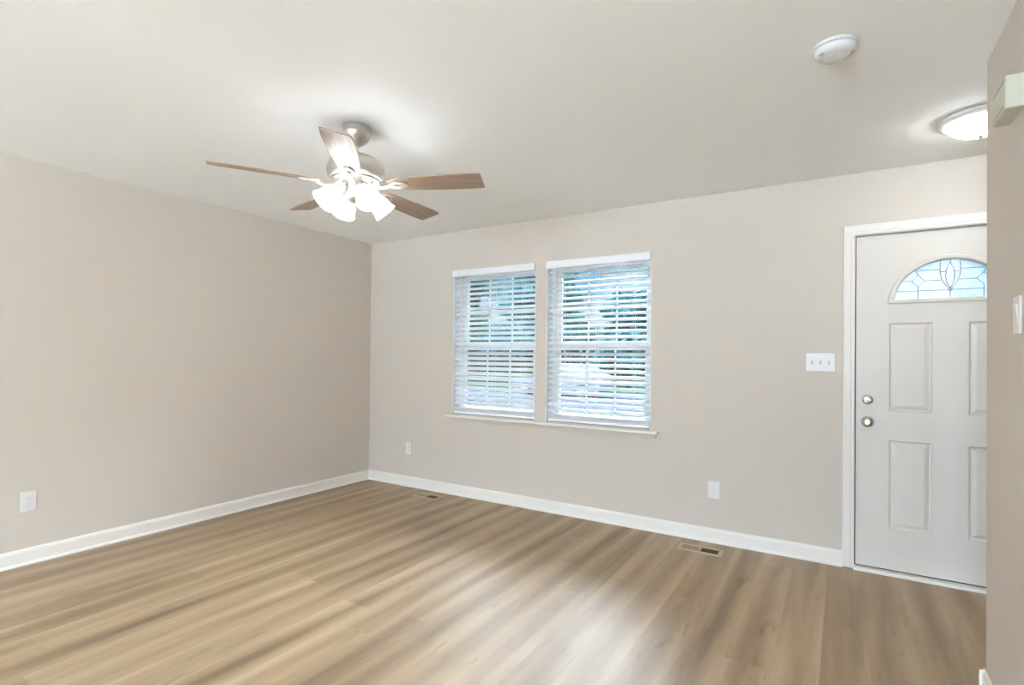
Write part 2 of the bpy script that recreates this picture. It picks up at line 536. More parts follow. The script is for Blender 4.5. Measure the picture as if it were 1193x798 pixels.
# ------------------------------------------------------------------ windows
def make_window(n, xa, xb, label):
    w = thing('window_%d' % n, label, 'window', ((xa + xb) / 2, 0, WZ0), kind='structure')
    hw = (xb - xa) / 2; hh = WZ1 - WZ0
    y0, y1 = 0.095, 0.165
    f = 0.034
    bm = bmesh.new()
    box(bm, -hw, hw, y0, y1, 0, f); box(bm, -hw, hw, y0, y1, hh - f, hh)
    box(bm, -hw, -hw + f, y0, y1, f, hh - f); box(bm, hw - f, hw, y0, y1, f, hh - f)
    link('window_frame', bm, M_vinyl, w, bevel=0.002)
    bm = bmesh.new()
    lt = 0.006
    box(bm, -hw, -hw + lt, 0.0, y0, 0, hh); box(bm, hw - lt, hw, 0.0, y0, 0, hh); box(bm, -hw + lt, hw - lt, 0.0, y0, hh - lt, hh)
    link('jamb_liner', bm, M_vinyl, w)
    mid = 0.645
    for nm, za, zb, ya, yb in (('lower_sash', f, mid + 0.022, 0.100, 0.126), ('upper_sash', mid - 0.022, hh - f, 0.130, 0.156)):
        s = 0.042
        xl, xr = -hw + f, hw - f
        bm = bmesh.new()
        box(bm, xl, xl + s, ya, yb, za, zb); box(bm, xr - s, xr, ya, yb, za, zb)
        box(bm, xl + s, xr - s, ya, yb, za, za + s); box(bm, xl + s, xr - s, ya, yb, zb - s, zb)
        sash = link(nm, bm, M_vinyl, w, bevel=0.002)
        gx0, gx1, gz0, gz1 = xl + s, xr - s, za + s, zb - s
        ym = (ya + yb) / 2
        bm = bmesh.new(); box(bm, gx0, gx1, ym - 0.002, ym + 0.002, gz0, gz1)
        link('pane', bm, M_glass, sash)
        bm = bmesh.new()
        for k in (1, 2):
            x = gx0 + (gx1 - gx0) * k / 3
            box(bm, x - 0.008, x + 0.008, ym - 0.006, ym - 0.0025, gz0, gz1)
        z = (gz0 + gz1) / 2
        box(bm, gx0, gx1, ym - 0.006, ym - 0.0025, z - 0.008, z + 0.008)
        link('muntin_grid', bm, M_vinyl, sash)
        if nm == 'lower_sash':
            bm = bmesh.new(); box(bm, -0.03, 0.03, ya - 0.012, ya, zb - 0.012, zb + 0.006)
            link('sash_lock', bm, M_vinyl, sash, bevel=0.003)
    return w


make_window(1, *WIN[0], 'white double-hung window on the left of the pair, nearer the room corner')
make_window(2, *WIN[1], 'white double-hung window on the right of the pair, nearer the door')
# interior stool (sill) and apron under both windows
bm = bmesh.new()
box(bm, 1.046, 3.018, -0.050, 0.0, WZ0 - 0.020, WZ0)
for a, b in WIN: box(bm, a, b, 0.0, 0.095, WZ0 - 0.001, WZ0 + 0.004)
st = struct(link('trim_1', bm, M_trim, bevel=0.004), 'long white window stool under both windows', 'window sill')
bm = bmesh.new(); box(bm, 1.066, 2.998, -0.014, 0.0, WZ0 - 0.052, WZ0 - 0.020)
struct(link('trim_2', bm, M_wall, bevel=0.003), 'narrow greige apron below the window stool', 'trim')


def make_blind(xa, xb, tilt, label):
    cx = (xa + xb) / 2; hw = (xb - xa) / 2 - 0.010
    b = thing('window_blind', label, 'window blind', (cx, 0.035, WZ1), group='white slatted blinds in the two windows')
    bm = bmesh.new(); box(bm, -hw, hw, -0.022, 0.022, -0.045, -0.004)
    link('headrail', bm, M_slat, b)
    # valance: moulded front board with returns
    bm = bmesh.new()
    prism(bm, [(-0.062, -0.052), (-0.055, -0.056), (-0.048, -0.056), (-0.046, -0.05), (-0.046, 0.004), (-0.056, 0.008), (-0.060, 0.004), (-0.062, -0.004)],
          -hw - 0.003, hw + 0.008, 'yz')
    box(bm, -hw - 0.003, -hw + 0.004, -0.046, -0.036, -0.052, 0.004); box(bm, hw + 0.001, hw + 0.008, -0.046, -0.036, -0.052, 0.004)
    link('valance', bm, M_slat, b, bevel=0.001)
    # slats
    pitch = 0.0455; n = 26
    bm = bmesh.new()
    hws = hw - 0.003
    d = 0.025
    def slat(z, ang):
        seg = 5; top = []; bot = []
        for i in range(seg + 1):
            s = -1 + 2 * i / seg
            crown = 0.0028 * (1 - s * s)
            yy, zz = s * d, crown
            y2 = yy * math.cos(ang) - zz * math.sin(ang); z2 = yy * math.sin(ang) + zz * math.cos(ang)
            top.append((y2, z + z2 + 0.0012)); bot.append((y2, z + z2 - 0.0012))
        prism(bm, top + bot[::-1], -hws, hws, 'yz')
    ztop = -0.078
    for k in range(n): slat(ztop - k * pitch, R(tilt + random.uniform(-0.8, 0.8)))
    zl = ztop - (n - 1) * pitch
    zbot = -(WZ1 - WZ0) + 0.012
    k = 0
    z = zbot + 0.026
    while z < zl - 0.030 and k < 7:
        slat(z, R(2)); z += 0.0052; k += 1
    link('slats', bm, M_slat, b)
    bm = bmesh.new(); box(bm, -hws, hws, -0.025, 0.025, zbot, zbot + 0.022)
    link('bottom_rail', bm, M_slat, b, bevel=0.004)
    for x in (-0.70 * hw, 0.0, 0.70 * hw):
        bm = bmesh.new()
        for yy in (-0.0265, 0.0265): tube(bm, [(x, yy, -0.045), (x, yy, zbot + 0.01)], 0.0011, 5)
        link('ladder_cord', bm, M_cord, b)
    bm = bmesh.new(); tube(bm, [(-hw + 0.09, -0.034, -0.05), (-hw + 0.088, -0.036, -0.45), (-hw + 0.09, -0.034, -0.78)], 0.0035, 6)
    tube(bm, [(-hw + 0.09, -0.030, -0.04), (-hw + 0.09, -0.034, -0.05)], 0.002, 6)
    link('tilt_wand', bm, M_plastic, b)
    return b


make_blind(*WIN[0], 34, 'white slatted blind in the left window, nearer the room corner')
make_blind(*WIN[1], 29, 'white slatted blind in the right window, nearer the door')

# ------------------------------------------------------------------ entry door
DL, DR = 4.240, 5.150
DC = (DL + DR) / 2
DY = 0.018      # room-side face of the slab
dr = thing('door_1', 'white six-panel entry door with an arched leaded glass light', 'door', (DC, DY, 0.0), kind='structure')
hwd = (DR - DL) / 2
dz0, dz1 = 0.026, 2.046
AR_Z0, AR_A, AR_H = 1.645, 0.262, 0.228     # glass opening


def arch(x, a, h, z0, straight=0.0, n=1.9):
    t = min(1.0, abs(x) / a)
    return z0 + straight + (h - straight) * (max(0.0, 1 - t ** n)) ** (1 / n)


def arch_pts(a, h, z0, straight=0.0, seg=32):
    pts = []
    for i in range(seg + 1):
        x = -a * math.cos(PI * i / seg)
        pts.append((x, arch(x, a, h, z0, straight)))
    return pts


panels = []
for x0, x1 in ((-0.287, -0.082), (0.082, 0.287)):
    panels.append((x0, x1, 0.975, 1.508)); panels.append((x0, x1, 0.272, 0.800))
bm = bmesh.new()
# front face: grid of quads leaving the panel openings and the arched light open
gx = sorted({-hwd, hwd, -0.287, -0.082, 0.082, 0.287})
gz = [dz0, 0.272, 0.800, 0.975, 1.508, AR_Z0]
def quad(pts): bm.faces.new([bm.verts.new(p) for p in pts])
for i in range(len(gx) - 1):
    for j in range(len(gz) - 1):
        a, b2, c, d = gx[i], gx[i + 1], gz[j], gz[j + 1]
        if any(abs(a - p[0]) < 1e-6 and abs(b2 - p[1]) < 1e-6 and abs(c - p[2]) < 1e-6 and abs(d - p[3]) < 1e-6 for p in panels): continue
        quad([(a, 0, c), (b2, 0, c), (b2, 0, d), (a, 0, d)])
for x0, x1, z0, z1 in panels:
    rings = []
    for ins, dep in ((0, 0), (0.006, 0.0075), (0.013, 0.0085), (0.034, 0.0015), (0.038, 0.001)):
        rings.append([(x0 + ins, dep, z0 + ins), (x1 - ins, dep, z0 + ins), (x1 - ins, dep, z1 - ins), (x0 + ins, dep, z1 - ins)])
    for r1, r2 in zip(rings, rings[1:]):
        for k in range(4): quad([r1[k], r1[(k + 1) % 4], r2[(k + 1) % 4], r2[k]])
    quad(rings[-1])
T = 0.044
ap = arch_pts(AR_A, AR_H, AR_Z0)
for yy in (0, T):
    for (xa, za), (xb, zb) in zip(ap, ap[1:]):
        quad([(xa, yy, za), (xb, yy, zb), (xb, yy, dz1), (xa, yy, dz1)])
    for s in (-1, 1):
        quad([(s * AR_A, yy, AR_Z0), (s * hwd, yy, AR_Z0), (s * hwd, yy, dz1), (s * AR_A, yy, dz1)])
for (xa, za), (xb, zb) in zip(ap, ap[1:]): quad([(xa, 0, za), (xb, 0, zb), (xb, T, zb), (xa, T, za)])
quad([(-AR_A, 0, AR_Z0), (AR_A, 0, AR_Z0), (AR_A, T, AR_Z0), (-AR_A, T, AR_Z0)])
quad([(-hwd, T, dz0), (hwd, T, dz0), (hwd, T, AR_Z0), (-hwd, T, AR_Z0)])
for s in (-1, 1): quad([(s * hwd, 0, dz0), (s * hwd, T, dz0), (s * hwd, T, dz1), (s * hwd, 0, dz1)])
quad([(-hwd, 0, dz0), (hwd, 0, dz0), (hwd, T, dz0), (-hwd, T, dz0)]); quad([(-hwd, 0, dz1), (hwd, 0, dz1), (hwd, T, dz1), (-hwd, T, dz1)])
bmesh.ops.remove_doubles(bm, verts=bm.verts, dist=1e-5)
slab = link('door_slab', bm, M_door, dr)
# arched frame around the glass
bm = bmesh.new()
oa = arch_pts(0.298, 0.288, 1.610, 0.012); ia = arch_pts(0.260, 0.226, 1.647)
ia2 = arch_pts(0.268, 0.238, 1.640); oa2 = arch_pts(0.290, 0.278, 1.617, 0.010)
loops = [[(x, 0, z) for x, z in oa], [(x, -0.010, z) for x, z in oa2], [(x, -0.010, z) for x, z in ia2], [(x, -0.001, z) for x, z in ia]]
LV = [[bm.verts.new(p) for p in l] for l in loops]
for A, B in zip(LV, LV[1:]):
    n = len(A)
    for i in range(n): bm.faces.new((A[i], A[(i + 1) % n], B[(i + 1) % n], B[i]))
link('glass_frame', bm, M_door, dr, smooth=True)
bm = bmesh.new(); prism(bm, arch_pts(AR_A - 0.0005, AR_H - 0.0005, AR_Z0 + 0.0003), 0.012, 0.016, 'xz')
link('leaded_glass', bm, M_bevelglass, dr)
# lead came: coordinates from the photo, z above the foot of the glass
bm = bmesh.new()
def came(pts, r=0.0022):
    tube(bm, [(x, 0.011, AR_Z0 + z) for x, z in pts], r, 6)
def xin(z):  # half width of the glass at height z
    t = 1 - (z / AR_H) ** 1.9
    return AR_A * max(0.0, t) ** (1 / 1.9) - 0.003
came([(-xin(.05), .05), (xin(.05), .05)])
for s in (-1, 1):
    came([(s * .047, .17), (s * xin(.17), .17)])
    came([(s * .042, .108), (s * .118, .108)])
    came([(s * .148, .143), (s * .118, .108), (s * .148, .073), (s * .178, .108), (s * .148, .143)])
    came([(s * .148, .073), (s * .148, .002)])
    came([(s * .148, .143), (s * .160, .17)])
    came([(s * .178, .108), (s * xin(.112), .112)])
    came([(0, .052), (s * .020, .075), (s * .036, .105), (s * .045, .14), (s * .047, .17), (s * .044, .222)])
    came([(0, .056), (s * .014, .09), (s * .021, .13), (s * .017, .17), (0, .21), (0, .224)])
    came([(s * .018, .155), (s * .047, .155)])
came([(0, .05), (0, .002)])
prism(bm, [(-.013, AR_Z0 + .052), (0, AR_Z0 + .036), (.013, AR_Z0 + .052), (0, AR_Z0 + .070)], 0.008, 0.013, 'xz')
link('lead_came', bm, M_lead, dr)
# deadbolt
kx = 4.300 - DC
bm = bmesh.new()
lathe(bm, [(0.0295, 0), (0.0295, 0.004), (0.026, 0.010), (0.018, 0.013), (0.0, 0.014)], 32, TR(kx, 0, 1.040) @ RX(90))
db = link('deadbolt', bm, M_nickel2, dr, smooth=True)
bm = bmesh.new()
box(bm, kx - 0.020, kx + 0.020, -0.026, -0.012, 1.034, 1.046)
link('thumb_turn', bm, M_nickel2, db, bevel=0.004)
bm = bmesh.new()
lathe(bm, [(0.033, 0), (0.033, 0.003), (0.029, 0.008), (0.016, 0.011), (0.011, 0.018), (0.011, 0.030), (0.020, 0.034), (0.0265, 0.042), (0.0275, 0.050), (0.024, 0.059), (0.014, 0.064), (0.009, 0.0645), (0.009, 0.062), (0.0, 0.062)], 32,
      TR(kx, 0, 0.906) @ RX(90))
link('door_knob', bm, M_nickel2, dr, smooth=True)
bm = bmesh.new(); box(bm, -hwd, hwd, 0.004, 0.038, 0.0185, dz0)
link('door_sweep', bm, M_dark, dr)
# weatherstrip down the latch side
bm = bmesh.new(); box(bm, -hwd - 0.0052, -hwd - 0.0002, 0.001, 0.030, 0.022, 2.05)
box(bm, -hwd - 0.0072, -hwd - 0.0002, -0.0035, 0.0005, 0.87, 0.935)
link('weatherstrip', bm, M_weather, dr)

# jamb and casing
bm = bmesh.new()
box(bm, DX0, DL - 0.006, 0.0, TW, 0.0, DZ - 0.001); box(bm, DR + 0.006, DX1, 0.0, TW, 0, DZ - 0.001)
box(bm, DL - 0.006, DR + 0.006, 0.0, TW, 2.050, DZ - 0.001)
struct(link('trim_3', bm, M_trim), 'white door jamb lining the entry door opening', 'door jamb')
bm = bmesh.new()
def casing_loop(w):      # profile of (offset outwards from the inner edge, depth)
    return [(0.0, 0.0), (0.0, 0.008), (0.004, 0.011), (0.016, 0.011), (0.020, 0.0145), (0.045, 0.016), (0.054, 0.0175), (0.060, 0.016), (0.062, 0.0)]
xl, xr, zt, zb = DL - 0.008, DR + 0.008, 2.053, 0.006
path = []
for d, dep in casing_loop(0):
    path.append([(xl - d, -dep, zb), (xl - d, -dep, zt + d), (xr + d, -dep, zt + d), (xr + d, -dep, zb)])
V = [[bm.verts.new(p) for p in r_] for r_ in path]
n = len(V)
for i in range(n):
    for k in range(3):
        bm.faces.new((V[i][k], V[(i + 1) % n][k], V[(i + 1) % n][k + 1], V[i][k + 1]))
bm.faces.new([v[0] for v in V]); bm.faces.new([v[3] for v in V][::-1])
struct(link('trim_4', bm, M_trim), 'white moulded casing around the entry door', 'door casing')
bm = bmesh.new()
prism(bm, [(-0.030, 0.0), (-0.030, 0.010), (-0.024, 0.017), (0.0, 0.018), (0.12, 0.018), (0.12, 0.0)], DL - 0.012, DR + 0.012, 'yz')
struct(link('trim_5', bm, M_sill), 'cream door threshold along the foot of the entry door', 'threshold')

# ------------------------------------------------------------------ wall plates
def make_outlet(label, loc, rotz):
    o = thing('wall_outlet', label, 'outlet', loc, (0, 0, rotz), group='white duplex outlets low on the walls')
    bm = bmesh.new(); box(bm, -0.0375, 0.0375, -0.006, 0.0, -0.0595, 0.0595)
    link('cover_plate', bm, M_plastic, o, bevel=0.0025)
    for zc in (0.0205, -0.0205):
        bm = bmesh.new()
        pts = []
        for k in range(24):
            a = 2 * PI * k / 24
            x = 0.0185 * math.cos(a); z = max(-0.0135, min(0.0135, 0.0175 * math.sin(a)))
            pts.append((x, zc + z))
        prism(bm, pts, -0.0085, -0.0058, 'xz')
        r_ = link('receptacle', bm, M_plastic, o)
        bm = bmesh.new()
        box(bm, -0.0075, -0.0055, -0.0089, -0.0083, zc - 0.001, zc + 0.007); box(bm, 0.0055, 0.0075, -0.0089, -0.0083, zc - 0.001, zc + 0.006)
        box(bm, -0.002, 0.002, -0.0089, -0.0083, zc - 0.009, zc - 0.005)
        link('slot', bm, M_greyslot, r_)
    bm = bmesh.new(); lathe(bm, [(0.003, 0), (0.003, 0.0012), (0.0, 0.0016)], 12, TR(0, -0.006, 0) @ RX(90))
    link('screw', bm, M_plastic, o)
    return o


o1 = make_outlet('white outlet low on the left wall, near the photo edge', (0.0, -2.717, 0.378), R(90))
dup(o1, (0.555, 0, 0.372), 'small white outlet low on the window wall, nearest the room corner', (0, 0, 0))
dup(o1, (3.409, 0, 0.366), 'white outlet below and right of the windows, above the nearer floor register', (0, 0, 0))

sp = thing('light_switch', 'white triple toggle switch plate left of the entry door casing', 'light switch', (4.050, 0, 1.266))
bm = bmesh.new(); box(bm, -0.082, 0.082, -0.006, 0, -0.0585, 0.0585)
link('cover_plate', bm, M_plastic, sp, bevel=0.003)
for k in (-1, 0, 1):
    x = 0.046 * k
    bm = bmesh.new(); box(bm, x - 0.005, x + 0.005, -0.0068, -0.0055, -0.012, 0.012)
    link('toggle_slot', bm, M_greyslot, sp)
    bm = bmesh.new(); box(bm, x - 0.0038, x + 0.0038, -0.006, 0.009, -0.004, 0.004, TR(0, -0.0135, 0.0035) @ RX(25))
    link('toggle', bm, M_plastic, sp, bevel=0.001)
    for z in (-0.030, 0.030):
        bm = bmesh.new(); lathe(bm, [(0.003, 0), (0.003, 0.0012), (0.0, 0.0016)], 12, TR(x, -0.006, z) @ RX(90))
        link('screw', bm, M_plastic, sp)

rs = thing('light_switch', 'white rocker switch plate on the partition wall at the right edge', 'light switch', (PX0, -1.647, 1.428), (0, 0, R(-90)))
bm = bmesh.new(); box(bm, -0.0375, 0.0375, -0.007, 0, -0.0605, 0.0605)
link('cover_plate', bm, M_plastic, rs, bevel=0.003)
bm = bmesh.new(); prism(bm, [(-0.0065, -0.033), (-0.0075, -0.033), (-0.012, 0.033), (-0.0065, 0.033)], -0.0165, 0.0165, 'yz')
link('rocker', bm, M_plastic, rs)

ch = thing('door_chime', 'cream door chime box high on the partition wall', 'door chime', (PX0, -1.632, 2.065))
bm = bmesh.new()
box(bm, -0.046, 0.0, -0.082, 0.082, 0.0, 0.104)
link('chime_cover', bm, M_chime, ch, bevel=0.004)
for z in (0.014, 0.092):
    bm = bmesh.new(); box(bm, -0.048, -0.0455, -0.070, 0.070, z - 0.0018, z + 0.0018)
    link('trim_ridge', bm, M_chime, ch)

# ------------------------------------------------------------------ floor registers
def make_register(label, loc):
    g = thing('floor_register', label, 'floor register', loc, group='tan floor registers by the window wall')
    bm = bmesh.new()
    ox0, ox1, oy0, oy1 = -0.1425, 0.1425, -0.066, 0.066
    ops = [(-0.118, -0.006), (0.006, 0.118)]
    h = 0.004
    box(bm, ox0, ox1, oy0, -0.041, 0, h); box(bm, ox0, ox1, 0.041, oy1, 0, h)
    for a, b in ((ox0, -0.118), (-0.006, 0.006), (0.118, ox1)): box(bm, a, b, -0.041, 0.041, 0, h)
    bmesh.ops.remove_doubles(bm, verts=bm.verts, dist=1e-5)
    link('faceplate', bm, M_register, g)
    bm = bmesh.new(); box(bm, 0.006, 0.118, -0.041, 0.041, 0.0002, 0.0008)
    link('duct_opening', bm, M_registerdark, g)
    bm = bmesh.new(); box(bm, -0.118, -0.006, -0.041, 0.041, 0.0002, 0.0012)
    link('damper', bm, M_damper, g)
    for (a, b), mm in zip(ops, (M_damper, M_registerdark)):
        bm = bmesh.new()
        for k in range(1, 7):
            y = -0.041 + 0.082 * k / 7
            box(bm, a, b, y - 0.0010, y + 0.0010, 0.0014, 0.0030)
        link('louvers', bm, mm, g)
    return g


g1 = make_register('tan floor register near the window wall below the right outlet', (3.362, -0.200, 0))
dup(g1, (0.955, -0.185, 0), 'tan floor register near the room corner, below the small outlet')

# ------------------------------------------------------------------ smoke detector
sd = thing('smoke_detector', 'round white smoke detector on the ceiling right of the fan', 'smoke detector', (4.141, -1.632, H), (0, 0, R(20)))
bm = bmesh.new()
lathe(bm, [(0.066, 0), (0.073, -0.003), (0.073, -0.012), (0.066, -0.014)], 48)
link('mounting_base', bm, M_detector, sd, smooth=True)
bm = bmesh.new()
lathe(bm, [(0.064, -0.0135), (0.068, -0.017), (0.066, -0.030), (0.058, -0.038), (0.045, -0.041), (0.043, -0.038), (0.036, -0.038), (0.034, -0.042), (0.0, -0.043)], 48)
link('detector_cover', bm, M_detector, sd, smooth=True)
for a in (200, 340, 90):
    bm = bmesh.new()
    for k in range(3):
        box(bm, -0.009, 0.009, -0.0012, 0.0012, -0.0012, 0.0012, RZ(a) @ TR(0.050 + 0.004 * k, 0, -0.0405 + 0.0016 * k) @ RZ(90))
    link('vent_slot', bm, M_greyslot, sd)
bm = bmesh.new(); lathe(bm, [(0.011, -0.042), (0.011, -0.046), (0.009, -0.047), (0, -0.047)], 24, TR(0.016, 0.008, 0))
link('test_button', bm, M_detector, sd, smooth=True)

# ------------------------------------------------------------------ foyer flush light
fl = thing('flush_ceiling_light', 'round lit flush ceiling light with a white rim near the entry door', 'ceiling light', (4.722, -0.607, H))
bm = bmesh.new()
lathe(bm, [(0.160, 0), (0.167, -0.004), (0.167, -0.016), (0.158, -0.022), (0.138, -0.028), (0.128, -0.030), (0.124, -0.026)], 64)
link('rim', bm, M_plastic, fl, smooth=True)
bm = bmesh.new()
lathe(bm, [(0.125, -0.026)] + [(0.125 * math.cos(R(a)), -0.026 - 0.062 * math.sin(R(a))) for a in range(10, 90, 10)] + [(0, -0.088)], 48)
link('glass_dome', bm, M_dome, fl, smooth=True)
bm = bmesh.new(); lathe(bm, [(0.010, -0.086), (0.012, -0.091), (0.007, -0.098), (0.0, -0.100)], 20)
link('finial', bm, M_nickel, fl, smooth=True)

# unseen second flush light, added behind the camera as fill for the room
rl = thing('flush_ceiling_light', 'unseen round flush ceiling light added behind the camera as fill', 'ceiling light', (3.5, -5.6, H))
bm = bmesh.new(); lathe(bm, [(0.200, 0), (0.207, -0.004), (0.207, -0.018), (0.190, -0.026), (0.176, -0.024)], 48)
link('rim', bm, M_plastic, rl, smooth=True)
bm = bmesh.new()
lathe(bm, [(0.178, -0.026)] + [(0.178 * math.cos(R(a)), -0.026 - 0.070 * math.sin(R(a))) for a in range(15, 90, 15)] + [(0, -0.096)], 32)
link('glass_dome', bm, M_rearfill, rl, smooth=True)

# ------------------------------------------------------------------ ceiling fan
FX, FY = 2.066, -2.048
fan = thing('ceiling_fan', 'five-blade brown ceiling fan with four lit glass shades', 'ceiling fan', (FX, FY, H))
bm = bmesh.new()
lathe(bm, [(0.060, 0), (0.068, -0.004), (0.068, -0.032), (0.072, -0.038), (0.071, -0.046), (0.060, -0.066), (0.042, -0.084), (0.024, -0.094), (0.018, -0.100), (0.0, -0.100)], 40)
link('canopy', bm, M_nickel, fan, smooth=True)
bm = bmesh.new(); lathe(bm, [(0.0125, -0.095), (0.0125, -0.150), (0.026, -0.154), (0.026, -0.166)], 24)
link('downrod', bm, M_nickel, fan, smooth=True)
bm = bmesh.new()
lathe(bm, [(0.030, -0.150), (0.062, -0.152), (0.098, -0.162), (0.126, -0.182), (0.140, -0.208), (0.143, -0.232), (0.138, -0.256), (0.128, -0.268), (0.122, -0.270), (0.118, -0.280), (0.090, -0.290), (0.060, -0.292)], 48)
link('motor_housing', bm, M_nickel, fan, smooth=True)
BZ = 2.142 - H
TH0 = -48.497
PITCH = -12.26


def blade_outline():
    half = [(0.175, 0.030), (0.20, 0.044), (0.25, 0.052), (0.35, 0.060), (0.47, 0.0665), (0.57, 0.0675), (0.635, 0.0645), (0.652, 0.0625), (0.657, 0.058)]
    return half


first_blade = None
for k in range(5):
    az = TH0 + 72 * k
    if first_blade is None:
        half = blade_outline()
        outline = [(x, y) for x, y in half] + [(x, -y) for x, y in half[::-1]]
        bm = bmesh.new(); prism(bm, outline, -0.003, 0.003, 'xy')
        bl = link('blade', bm, M_blade, fan, bevel=0.001)
        bm = bmesh.new()
        # curved arm from the hub out under the blade, ending in an open oval plate
        tube(bm, [(0.085, 0, -0.004), (0.115, 0, -0.016), (0.150, 0, -0.018), (0.185, 0, -0.010)], [0.012, 0.010, 0.009, 0.009], 10)
        ring = []
        for i in range(28):
            a = 2 * PI * i / 28
            ring.append((0.226 + 0.050 * math.cos(a), 0.030 * math.sin(a)))
        inner = [(0.226 + 0.026 * math.cos(2 * PI * i / 28), 0.013 * math.sin(2 * PI * i / 28)) for i in range(28)]
        for (z0, z1) in ((-0.0095, -0.0035),):
            A = [bm.verts.new((x, y, z0)) for x, y in ring]; B = [bm.verts.new((x, y, z0)) for x, y in inner]
            A2 = [bm.verts.new((x, y, z1)) for x, y in ring]; B2 = [bm.verts.new((x, y, z1)) for x, y in inner]
            for i in range(28):
                j = (i + 1) % 28
                bm.faces.new((A[i], A[j], B[j], B[i])); bm.faces.new((A2[i], B2[i], B2[j], A2[j]))
                bm.faces.new((A[i], A2[i], A2[j], A[j])); bm.faces.new((B[i], B[j], B2[j], B2[i]))
        br = link('blade_bracket', bm, M_bracket, bl, smooth=True)
        first_blade = bl
    else:
        bl = first_blade.copy(); COL.objects.link(bl); bl.parent = fan
        for g in list(first_blade.children):
            d = g.copy(); COL.objects.link(d); d.parent = bl
    bl.location = (0, 0, BZ)
    bl.rotation_euler = (Matrix.Rotation(R(az), 3, 'Z') @ Matrix.Rotation(R(PITCH), 3, 'X')).to_euler()

bm = bmesh.new()
lathe(bm, [(0.070, -0.290), (0.070, -0.298), (0.056, -0.302), (0.053, -0.308), (0.053, -0.346), (0.057, -0.350), (0.056, -0.362), (0.046, -0.376), (0.028, -0.388), (0.012, -0.394), (0.010, -0.403), (0.0, -0.408)], 36)
link('light_kit_body', bm, M_nickel, fan, smooth=True)
for az in (340, 70, 160, 250):
    bm = bmesh.new()
    M = RZ(az)
    tube(bm, [(0.045, 0, -0.322), (0.060, 0, -0.312), (0.072, 0, -0.316), (0.080, 0, -0.326)], 0.008, 10, M)
    ax = M @ TR(0.070, 0, -0.318) @ RY(180 - 46)
    lathe(bm, [(0.0, -0.004), (0.020, -0.002), (0.026, 0.006), (0.027, 0.028), (0.024, 0.030)], 24, ax)
    arm = link('lamp_arm', bm, M_nickel, fan, smooth=True)
    bm = bmesh.new()
    prof = [(0.0245, 0.020), (0.027, 0.032), (0.036, 0.044), (0.045, 0.062), (0.050, 0.085), (0.052, 0.105), (0.056, 0.122), (0.061, 0.132)]
    prof2 = [(r - 0.0035, z) for r, z in prof[::-1]]
    lathe(bm, prof + prof2, 32, ax, cap0=False, cap1=False)
    sh = link('lamp_shade', bm, M_shade, fan, smooth=True)
    bm = bmesh.new(); lathe(bm, [(0.012, 0.028), (0.013, 0.045), (0.022, 0.062), (0.026, 0.078), (0.021, 0.094), (0.010, 0.102), (0, 0.104)], 16, ax)
    link('bulb', bm, M_bulb, sh, smooth=True)

# ------------------------------------------------------------------ outdoors
GZ = -0.45
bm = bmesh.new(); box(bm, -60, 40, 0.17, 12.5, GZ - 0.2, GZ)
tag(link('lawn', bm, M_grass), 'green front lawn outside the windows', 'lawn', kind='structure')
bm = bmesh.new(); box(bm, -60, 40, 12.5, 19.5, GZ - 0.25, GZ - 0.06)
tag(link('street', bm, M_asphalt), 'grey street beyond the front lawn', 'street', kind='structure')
bm = bmesh.new(); box(bm, -60, 40, 19.5, 60, GZ - 0.2, GZ)
tag(link('far_lawn', bm, M_grass), 'grass verge across the street', 'lawn', kind='structure')
bm = bmesh.new(); box(bm, -60, 40, -40, YB - 0.15, GZ - 0.2, GZ)  # unseen slab, added to bounce sky light up to the ceiling
tag(link('patio', bm, M_bounce_slab), 'unseen pale concrete slab added behind the house to bounce light indoors', 'patio', kind='structure')


def leaves(bm, centre, rad, n, size):
    for _ in range(n):
        while True:
            p = Vector((random.uniform(-1, 1), random.uniform(-1, 1), random.uniform(-1, 1)))
            if 0.25 < p.length < 1: break
        p = Vector((p.x * rad[0], p.y * rad[1], p.z * rad[2])) + Vector(centre)
        u = Vector((random.gauss(0, 1), random.gauss(0, 1), random.gauss(0, 1))).normalized()
        w = u.cross(Vector((random.gauss(0, 1), random.gauss(0, 1), random.gauss(0, 1)))).normalized()
        s = size * random.uniform(0.6, 1.3)
        bm.faces.new([bm.verts.new(p + u * s * a + w * s * b) for a, b in ((-1, 0), (-0.1, -0.55), (1, 0), (-0.1, 0.55))])


def make_tree(x, y, h, spread, m, label, n=6400):
    t = thing('tree', label, 'tree', (x, y, GZ), group='trees across the street')
    bm = bmesh.new()
    tube(bm, [(0, 0, -0.05), (0.05, 0.03, h * 0.25), (-0.06, 0.05, h * 0.55), (0.02, 0, h * 0.9)], [h * 0.030, h * 0.024, h * 0.017, h * 0.006], 10)
    for k in range(8):
        a = k * 2.4; z = h * (0.28 + 0.07 * k); l = spread * (0.8 - 0.06 * k)
        tube(bm, [(0, 0, z), (l * 0.5 * math.cos(a), l * 0.5 * math.sin(a), z + h * 0.06), (l * math.cos(a), l * math.sin(a), z + h * 0.10)], [h * 0.010, h * 0.007, h * 0.003], 6)
    link('trunk', bm, M_bark, t, smooth=True)
    bm = bmesh.new()
    for k in range(16):
        a = random.uniform(0, 2 * PI); f = random.random()
        z = h * (0.26 + 0.70 * f); rr = spread * (0.78 - 0.55 * f) * random.uniform(0.4, 1.0)
        q = spread * random.uniform(0.28, 0.45)
        leaves(bm, (rr * math.cos(a), rr * math.sin(a), z), (q, q, q * 0.75), n // 16, 0.17)
    link('foliage', bm, m, t)
    return t


